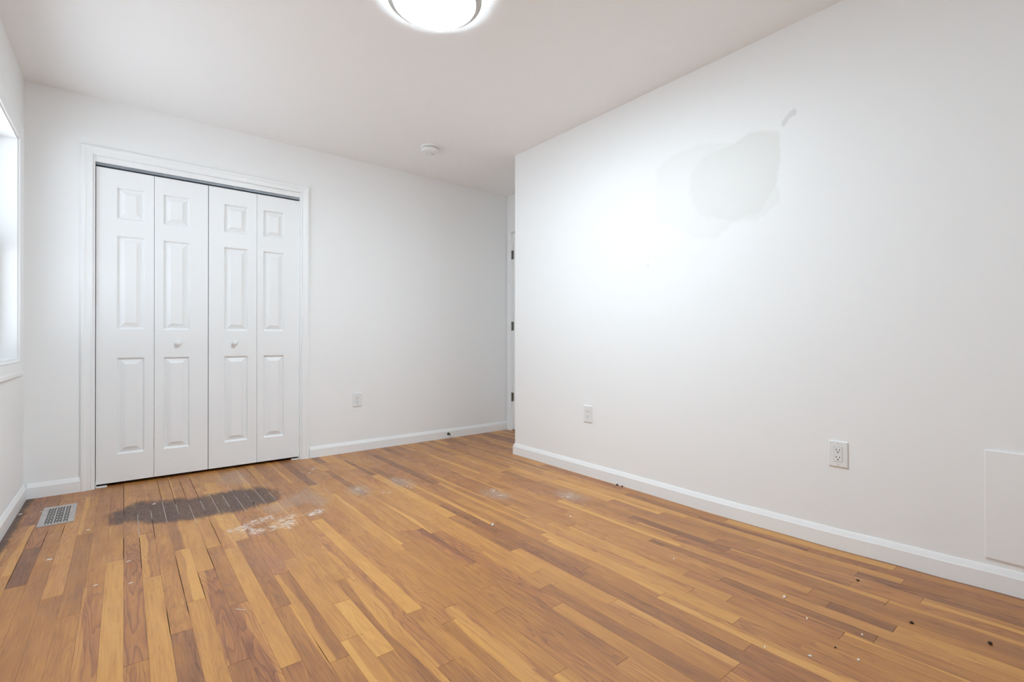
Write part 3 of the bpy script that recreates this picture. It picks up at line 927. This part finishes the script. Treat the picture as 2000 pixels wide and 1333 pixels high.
# ------------------------------------------------------------------ wall outlets
def outlet_proto(label, loc, rotz):
    r = thing('power_outlet', label, 'power outlet', loc, rotz, 'white wall outlets')
    bm = bmesh.new()
    pr = [(0.0375, 0.058, 0.0), (0.0375, 0.058, -0.0035), (0.0345, 0.055, -0.0062), (0.0330, 0.0535, -0.0066)]
    rings = [[bm.verts.new((sx * a, y, sz * b)) for sx, sz in ((-1, -1), (1, -1), (1, 1), (-1, 1))] for a, b, y in pr]
    for p, q in zip(rings, rings[1:]):
        for i in range(4):
            j = (i + 1) % 4
            bm.faces.new((p[i], p[j], q[j], q[i]))
    bm.faces.new(rings[0])
    # front of the plate has the rectangular cut-out for the receptacle
    inn = [bm.verts.new((sx * 0.0172, -0.0066, sz * 0.0338)) for sx, sz in ((-1, -1), (1, -1), (1, 1), (-1, 1))]
    dep = [bm.verts.new((q.co.x, -0.0030, q.co.z)) for q in inn]
    for i in range(4):
        j = (i + 1) % 4
        bm.faces.new((rings[-1][i], rings[-1][j], inn[j], inn[i]))
        bm.faces.new((inn[i], inn[j], dep[j], dep[i]))
    link('wall_plate', bm, M_plastic, r)
    bm = box(bmesh.new(), -0.0163, 0.0163, -0.0082, -0.003, -0.0329, 0.0329, 0.0008)
    rc = link('receptacle', bm, M_plastic, r)
    for zc in (0.0165, -0.0165):
        for sx, hh in ((-0.0063, 0.0042), (0.0063, 0.0034)):
            bm = box(bmesh.new(), sx - 0.0012, sx + 0.0012, -0.0085, -0.0060, zc + 0.0035 - hh, zc + 0.0035 + hh)
            link('slot_shade', bm, M_dark, rc)  # dark box on the face stands in for the shade in the opening
        bm = lathe(bmesh.new(), [(0, 0), (0.0028, 0), (0.0028, 0.0025), (0, 0.0025)], 16, Matrix.Translation((0, -0.0060, zc - 0.0072)) @ Matrix.Rotation(math.pi / 2, 4, 'X'))
        link('ground_hole_shade', bm, M_dark, rc)  # dark disc on the face, painted shade of the round opening
    for zc in (0.048, -0.048):
        bm = lathe(bmesh.new(), [(0, 0), (0.0032, 0), (0.0030, 0.0009), (0, 0.0012)], 16, Matrix.Translation((0, -0.0066, zc)) @ Matrix.Rotation(math.pi / 2, 4, 'X'))
        link('screw', bm, M_screw, r)
    return r


op = outlet_proto('white outlet low on the back wall right of the closet', (1.5245, YB, 0.430), 0)
for lab, y, z in (('white outlet on the right wall nearest its outer corner', 2.252, 0.421), ('larger looking white outlet on the right wall near the access panel', 0.760, 0.416)):
    c_ = copy_tree(op)
    c_.location, c_.rotation_euler = (XR, y, z), (0, 0, -math.pi / 2)
    c_['label'] = lab

# ------------------------------------------------------------------ access panel
ap = thing('access_panel', 'flat painted access panel low on the right wall at the photo edge', 'access panel', (XR, 0.09, 0.32))
bm = box(bmesh.new(), -0.007, 0, -0.20, 0.20, -0.20, 0.20, 0.0035, 2)
link('cover', bm, M_wall, ap)
for sy in (-0.18, 0.18):
    for sz in (-0.18, 0.18):
        if sy < 0:
            bm = lathe(bmesh.new(), [(0, 0), (0.004, 0), (0.0036, 0.001), (0, 0.0012)], 16, Matrix.Translation((-0.007, sy, sz)) @ Matrix.Rotation(-math.pi / 2, 4, 'Y'))
            link('screw', bm, M_wall, ap)

# ------------------------------------------------------------------ floor register
vt = thing('floor_vent', 'grey steel floor vent grille by the left corner', 'floor vent', (-0.269, 3.492, 0), 0.015)
VW, VL = 0.0685, 0.178
cols = [-VW + 0.0265]
for i in range(8):
    cols += [cols[-1] + 0.0078, cols[-1] + 0.0135]
cols = cols[:-1]
gx0 = cols[0]
sc_ = (2 * (VW - 0.0245)) / (cols[-1] - gx0)
cols = [-VW + 0.0245 + (c_ - gx0) * sc_ for c_ in cols]
rows, solid = [], []
y = -VL + 0.022
y_end = VL - 0.030
nr = 13
pitch = (y_end - y) / nr
for i in range(nr):
    rows += [y + i * pitch, y + i * pitch + pitch * 0.72]
xs = [-VW] + cols + [VW]
yz = [-VL] + rows + [VL]
bm = bmesh.new()
top, zt, zb_ = {}, 0.0045, 0.0033


def gv(i, j, z):
    key = (i, j, z)
    if key not in top:
        top[key] = bm.verts.new((xs[i], yz[j], z))
    return top[key]


nx, ny = len(xs) - 1, len(yz) - 1


def hole(i, j):
    if i < 1 or j < 1 or i >= nx - 1 or j >= ny - 1 or j % 2 == 0:
        return False
    row = (j - 1) // 2
    ci = i - 1
    if row % 2 == 0:
        return ci % 2 == 0
    return ci not in (5, 11)


for i in range(nx):
    for j in range(ny):
        if not hole(i, j):
            bm.faces.new((gv(i, j, zt), gv(i + 1, j, zt), gv(i + 1, j + 1, zt), gv(i, j + 1, zt)))
            for (a, b, c_, d_, ii, jj) in ((i, j, i + 1, j, i, j - 1), (i + 1, j, i + 1, j + 1, i + 1, j), (i + 1, j + 1, i, j + 1, i, j + 1), (i, j + 1, i, j, i - 1, j)):
                if hole(ii, jj) or ii < 0 or jj < 0 or ii >= nx or jj >= ny:
                    bm.faces.new((gv(a, b, zt), gv(c_, d_, zt), gv(c_, d_, zb_ if hole(ii, jj) else 0.0), gv(a, b, zb_ if hole(ii, jj) else 0.0)))
link('grille', bm, M_vent, vt)
bm = box(bmesh.new(), -VW + 0.004, VW - 0.004, -VL + 0.004, VL - 0.004, 0.0001, 0.0006)
link('duct_shade', bm, M_dark, vt)  # black sheet over solid boards, painted shade for an open duct
for r_ in range(1, nr, 2):
    ym = (rows[2 * r_] + rows[2 * r_ + 1]) / 2
    bm = box(bmesh.new(), cols[0], cols[-1], ym - pitch * 0.25, ym + pitch * 0.25, 0.0006, 0.0026)
    link('damper_slat', bm, M_vent_slat, vt)

# ------------------------------------------------------------------ door stop on the back baseboard
ds = thing('door_stop', 'small dark door stop with white tip on the back baseboard', 'door stop', (2.405, YB - BT, 0.042))
MX = Matrix.Rotation(math.pi / 2, 4, 'X')
link('base', lathe(bmesh.new(), [(0, 0), (0.013, 0), (0.012, 0.004), (0.006, 0.007), (0, 0.007)], 24, MX), M_bronze, ds, 40)
bm = bmesh.new()
pr_ = [(0.0, 0.006)]
for i in range(14):
    pr_ += [(0.0055, 0.007 + i * 0.0036), (0.0042, 0.0088 + i * 0.0036)]
pr_ += [(0.0, 0.058)]
link('spring', lathe(bm, pr_, 16, MX), M_bronze, ds, 40)
link('rubber_tip', lathe(bmesh.new(), [(0, 0.056), (0.0075, 0.056), (0.0085, 0.060), (0.0085, 0.068), (0.006, 0.071), (0, 0.071)], 20, MX), M_plastic, ds, 40)['label'] = 'white rubber tip'


# ------------------------------------------------------------------ litter on the floor
def chip(name, x, y, sx, sy, sz, rot, mat_, label, cat, seed, group=None):
    r = random.Random(seed)
    bm = bmesh.new()
    n = 9
    lo, hi, mid = [], [], []
    for i in range(n):
        a = 2 * math.pi * i / n
        rr = r.uniform(0.65, 1.1)
        px, py = sx * rr * math.cos(a), sy * rr * math.sin(a)
        lo.append(bm.verts.new((px * 0.9, py * 0.9, 0)))
        hi.append(bm.verts.new((px, py, sz * r.uniform(0.35, 0.8))))
        mid.append(bm.verts.new((px * 0.5, py * 0.5, sz * r.uniform(0.8, 1.1))))
    bm.faces.new(list(reversed(lo)))
    for i in range(n):
        j = (i + 1) % n
        bm.faces.new((lo[i], lo[j], hi[j], hi[i]))
        bm.faces.new((hi[i], hi[j], mid[j], mid[i]))
    bm.faces.new(mid)
    o = link(name, bm, mat_)
    o.location = (x, y, floor_z(x, y))
    o.rotation_euler = (0, 0, rot)
    return tag(o, label, cat, group)


CHIPS = [
    (0.134, 3.388, .010, .004, .003, .2, 'thin white flake on the dark scorched strip'),
    (-0.244, 2.799, .012, .004, .004, -.2, 'white paint flake nearest the left edge, in front of the vent'),
    (-0.133, 3.122, .009, .004, .003, .3, 'white paint flake right in front of the vent'),
    (0.020, 2.334, .008, .003, .003, .4, 'white paint flake on a reddish swirled board at left'),
    (-0.428, 3.632, .009, .006, .003, .2, 'white crumb beside the left baseboard by the vent'),
    (-0.346, 3.615, .005, .005, .003, 0, 'white crumb touching the outer corner of the vent'),
    (0.015, 2.572, .009, .0025, .002, .1, 'faint pale splinter on a board left of the middle'),
    (-0.082, 2.397, .009, .0025, .002, .3, 'faint pale splinter left of the reddish swirled board'),
    (1.059, 3.590, .022, .006, .005, .75, 'largest white paint flake, in front of the closet casing'),
    (1.007, 3.502, .015, .004, .003, .65, 'slim white flake beside the largest flake'),
    (1.436, 1.935, .008, .007, .010, .2, 'upright white plaster crumb in the middle of the floor'),
    (1.853, 0.735, .006, .005, .007, .5, 'brightest white crumb in the right foreground'),
    (1.766, 0.630, .004, .003, .004, 1, 'white crumb just below the brightest crumb at right'),
    (1.801, 0.486, .004, .003, .004, .3, 'white crumb on a dark board end in the right foreground'),
    (1.561, 0.549, .003, .005, .004, .4, 'white crumb on the right foreground beside the pale streak board'),
    (1.650, 0.454, .006, .003, .004, -.3, 'white crumb nearest the bottom edge at right'),
    (1.501, 0.650, .003, .003, .003, 0, 'tiny white crumb at the start of the pale streak board'),
    (1.820, 1.162, .006, .003, .002, .6, 'pale crumb on a board between right baseboard and foreground'),
    (1.832, 1.780, .010, .004, .004, .9, 'white smear of plaster right of the upright crumb'),
    (0.312, 1.869, .022, .0012, .0012, -.85, 'long thin pale splinter on a dark red board in front'),
    (2.070, 3.025, .008, .004, .003, .5, 'white crumb near the outer corner of the right wall'),
]
for i, (x, y, sx, sy, sz, rot, lab) in enumerate(CHIPS):
    nm = 'wood_splinter' if 'splinter' in lab else ('paint_flake' if ('flake' in lab or 'smear' in lab) else 'plaster_crumb')
    chip(nm, x, y, sx, sy, sz, rot, M_chip, lab, nm.split('_')[1], 100 + i, 'white litter on the floor')
CRUMBS = [
    (2.000, 0.405, .007, .006, .006, 'dark crumb in the right foreground between two white ones'),
    (2.039, 0.226, .008, .006, .006, 'dark crumb nearest the right edge'),
    (2.201, 0.607, .006, .005, .005, 'dark crumb near the right baseboard below the outlet'),
    (1.663, 0.516, .004, .003, .003, 'tiny dark speck among white crumbs at right'),
    (XR - 0.022, 1.985, .009, .007, .009, 'brown crumb against the right baseboard, the farther of two'),
    (XR - 0.022, 1.945, .007, .006, .007, 'brown crumb against the right baseboard, the nearer of two'),
]
for i, (x, y, sx, sy, sz, lab) in enumerate(CRUMBS):
    chip('dirt_crumb', x, y, sx, sy, sz, i * 0.7, M_crumb, lab, 'crumb', 300 + i, 'dark litter on the floor')
